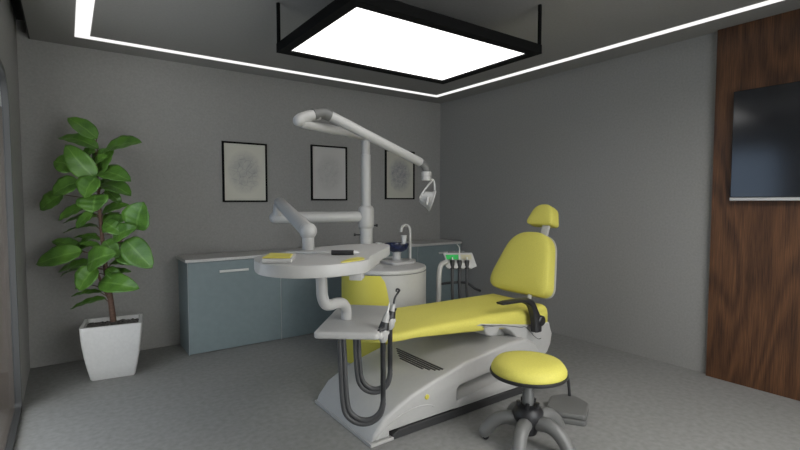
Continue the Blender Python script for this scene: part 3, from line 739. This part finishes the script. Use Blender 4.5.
# pipe down to the platform
bm = BM(); tube(bm, smooth_path([(1.035, 2.14, 1.062), (1.038, 2.14, .97), (1.043, 2.143, .915), (1.065, 2.152, .872), (1.105, 2.17, .860), (1.15, 2.19, .860), (1.20, 2.218, .845), (1.232, 2.24, .805), (1.237, 2.245, .75)], 6), .029, 20)
link('drop_pipe', bm, M['white'], dt, smooth=True)
# platform (top at z .75)
pf = [(.975, 2.115), (1.232, 1.905), (1.62, 2.375), (1.39, 2.60)]
pfr = round_poly(pf, .03, 5)
bm = BM(); prism(bm, pfr, .713, .75, 'z', .012, 3)
box(bm, (-.21, -.02, .705), (.21, .02, .745), .014, 3, Matrix.Translation((1.38, 2.095, 0)) @ Matrix.Rotation(radians(50.5), 4, 'Z'))
plat = link('platform', bm, M['white'], dt, smooth=True, angle=40)
ex = V((.6366, .7712, 0)); nx = V((.7712, -.6366, 0))
labels = ['white dental handpiece on the platform corner nearest the viewer, with a looped charcoal hose',
          'hooked dental scaler with a looped charcoal hose, behind the white handpiece on the platform']
for k, (s, tipk) in enumerate(((.06, 0), (.30, 1))):
    b0 = V((1.250, 1.925, .735)) + ex * s + nx * (.008 if k == 0 else .022)
    t = thing('dental_handpiece', labels[k], 'handpiece', b0, 'handpieces standing at the platform edge')
    tilt = (V((0, 0, 1)) + nx * .22 + ex * .10).normalized()
    # socket + cradle
    bm = BM(); tube(bm, [b0 - V((0, 0, .055)), b0 - V((0, 0, .04)), b0 + V((0, 0, .0)), b0 + tilt * .012], [.014, .024, .029, .026], 16); tube(bm, [b0 - nx * .05 - V((0, 0, .01)), b0 + nx * .014 - V((0, 0, .004))], [.019, .019], 16, round_end=True); link('socket', bm, M['white'], t, smooth=True)
    bm = BM(); tube(bm, [b0 + tilt * .012, b0 + tilt * .05], [.028, .021], 16)
    tube(bm, [b0 + tilt * .02 - ex * .02, b0 + tilt * .012 - ex * .045 - nx * .02], [.013, .010], 8)
    tube(bm, [b0 + tilt * .03 + nx * .01, b0 + tilt * .065 + nx * .02], [.006, .005], 8); link('grip_ring', bm, M['black'], t, smooth=True)
    bm = BM()
    if tipk == 0:
        tube(bm, [b0 + tilt * .045, b0 + tilt * .085, b0 + tilt * .10], [.021, .015, .010], 16)
    else:
        tube(bm, [b0 + tilt * .045, b0 + tilt * .09], [.017, .010], 16)
    link('handle', bm, M['white'], t, smooth=True, angle=50)
    bm = BM()
    if tipk == 0: tube(bm, [b0 + tilt * .10, b0 + tilt * .12, b0 + tilt * .15], [.008, .006, .002], 10)
    else: tube(bm, smooth_path([b0 + tilt * .09, b0 + tilt * .125 + ex * .01, b0 + tilt * .150 + ex * .018 + nx * .01, b0 + tilt * .17 + nx * .015, b0 + tilt * .175 - ex * .005, b0 + tilt * .165 - ex * .015], 4), .006, 8)
    link('tip', bm, M['steel' if tipk == 0 else 'black'], t, smooth=True)
    # two parallel hoses of this instrument: down, round the loop and back up under the platform
    for w in (0, 1):
        top = b0 - V((0, 0, .05)) - ex * .0
        off = ex * (.016 * w)
        bz = (.252 if k == 0 else .318) + .02 * w
        wd = .205 - .02 * w if k == 0 else .185 - .018 * w
        pts = [top + ex * .0 + V((0, 0, .004 * w)), V((top.x, top.y, bz + .22)), V((top.x, top.y, bz + .12))]
        cen = V((top.x, top.y, 0)) - nx * (wd * .5) 
        cen = V((top.x, top.y, 0)) - RT * (wd * .5)
        for a in range(0, 181, 30):
            pts.append(V((cen.x, cen.y, 0)) + RT * (wd * .5 * cos(radians(a))) + V((0, 0, bz + .10 - .10 * sin(radians(a)))))
        e = cen - RT * (wd * .5)
        pts += [V((e.x, e.y, bz + .2)) - RT * .008, V((e.x, e.y, bz + .32)) - RT * .012, V((e.x, e.y, .718)) - RT * .018]
        bm = BM(); tube(bm, smooth_path(pts, 4), .0135, 12); link('hose', bm, M['hose'], t, smooth=True)

# ------------------------------------------------------------------ stool
SC = V((2.144, 1.730, 0))
st = thing('dental_stool', 'round yellow swivel stool on a grey star base, in front of the chair', 'stool', SC)
R = .213; Z0 = -.060
def lz(pr0): return [(a, b + Z0) for a, b in pr0]
bm = BM(); lathe(bm, lz([(.20, .470), (R - .004, .474), (R, .485), (R - .001, .500), (R - .012, .520), (.185, .538), (.13, .550), (.07, .555), (.004, .556)]), SC, n=56); link('seat', bm, M['yellow'], st, smooth=True, angle=60)
bm = BM(); lathe(bm, lz([(.10, .452), (.20, .455), (R + .004, .463), (R + .008, .470), (R + .006, .480), (R - .004, .482)]), SC, n=56); link('seat_rim', bm, M['black'], st, smooth=True, angle=50)
bm = BM(); lathe(bm, lz([(.06, .430), (.06, .452)]), SC, n=24); tube(bm, [SC + V((0, 0, .22)), SC + V((0, 0, .24)), SC + V((0, 0, .29)), SC + V((0, 0, .30)), SC + V((0, 0, .36))], [.033, .033, .033, .025, .025], 20)
link('gas_column', bm, M['greysteel'], st, smooth=True, angle=40)
bm = BM(); lathe(bm, [(.03, .050), (.050, .055), (.062, .085), (.072, .12), (.088, .150), (.088, .185), (.074, .207), (.056, .222), (.03, .226)], SC, n=28)
for a in range(5):
    d = V((cos(a * 1.2566), sin(a * 1.2566), 0)); tube(bm, [SC + d * .052 + V((0, 0, .20)), SC + d * .056 + V((0, 0, .245))], .012, 8)
link('hub', bm, M['black'], st, smooth=True, angle=40)
for k in range(5):
    a = radians(-35.5 + 27 + 72 * k); d = V((cos(a), sin(a), 0))
    bm = BM(); pth = smooth_path([SC + d * .078 + V((0, 0, .132)), SC + d * .12 + V((0, 0, .138)), SC + d * .17 + V((0, 0, .125)), SC + d * .215 + V((0, 0, .088)), SC + d * .245 + V((0, 0, .045))], 5)
    tube(bm, pth, [.041 - .004 * i / len(pth) for i in range(len(pth))], 16, round_end=True); leg = link('leg', bm, M['greysteel'], st, smooth=True, angle=60)
    s = V((-d.y, d.x, 0)); c0 = SC + d * .24 + V((0, 0, .019))
    bm = BM(); tube(bm, [c0 - s * .018, c0 + s * .018], .018, 16); link('foot_pad', bm, M['black'], leg, smooth=True, angle=40)

# ------------------------------------------------------------------ foot pedal
fp = thing('foot_pedal', 'grey foot control with rounded plate on the floor behind the stool', 'foot pedal', (2.68, 1.83, 0))
pd = [(2.50, 1.87), (2.485, 1.765), (2.575, 1.63), (2.775, 1.735), (2.81, 1.91), (2.67, 1.97)]
bm = BM(); prism(bm, round_poly(pd, .03, 6), .0, .035, 'z', .006, 2); link('pedal_base', bm, M['pedal'], fp, smooth=True, angle=35)
bm = BM(); prism(bm, round_poly([(x * .97 + 2.66 * .03, y * .97 + 1.81 * .03) for x, y in pd], .03, 6), .0355, .068, 'z', .010, 3); link('pedal_plate', bm, M['pedal'], fp, smooth=True, angle=35)
bm = BM(); tube(bm, smooth_path([(2.50, 1.91, .03), (2.47, 1.95, .05), (2.45, 1.98, .09), (2.45, 2.0, .05)], 4), .02, 10); link('side_lever', bm, M['pedal'], fp, smooth=True)
bm = BM(); tube(bm, smooth_path([(2.765, 1.88, .06), (2.765, 1.885, .12), (2.765, 1.90, .19), (2.755, 1.95, .22), (2.75, 2.04, .17), (2.75, 2.14, .05), (2.75, 2.18, .03)], 5), .010, 10); link('cable', bm, M['black'], fp, smooth=True)

# ------------------------------------------------------------------ world, camera, view
w = bpy.data.worlds.new('sky'); scene.world = w; w.use_nodes = True
bg = w.node_tree.nodes['Background']; wn = w.node_tree.nodes; wl = w.node_tree.links
wtc = wn.new('ShaderNodeTexCoord'); wsx = wn.new('ShaderNodeSeparateXYZ'); wl.new(wtc.outputs['Generated'], wsx.inputs[0])
wmr = wn.new('ShaderNodeMapRange'); wmr.inputs['From Min'].default_value = -.3; wmr.inputs['From Max'].default_value = -.9; wl.new(wsx.outputs[0], wmr.inputs['Value'])
wmx = wn.new('ShaderNodeMix'); wmx.data_type = 'RGBA'; wmx.inputs[6].default_value = (1.3, 1.26, 1.21, 1); wmx.inputs[7].default_value = (.20, .245, .315, 1)
wl.new(wmr.outputs['Result'], wmx.inputs[0]); wl.new(wmx.outputs[2], bg.inputs[0]); bg.inputs[1].default_value = 4.2

cam = bpy.data.cameras.new('camera'); co = bpy.data.objects.new('camera', cam); C.objects.link(co); scene.camera = co
cam.sensor_width = 36; cam.lens = 467.2 / 800 * 36; cam.clip_start = .02
co.location = (0, 0, 1.4); co.rotation_euler = (radians(90 - 2.954), 0, radians(-35.465))
vs_ = scene.view_settings
vs_.view_transform = 'Standard'; vs_.look = 'None'; vs_.gamma = 1; vs_.exposure = 0; vs_.use_curve_mapping = False
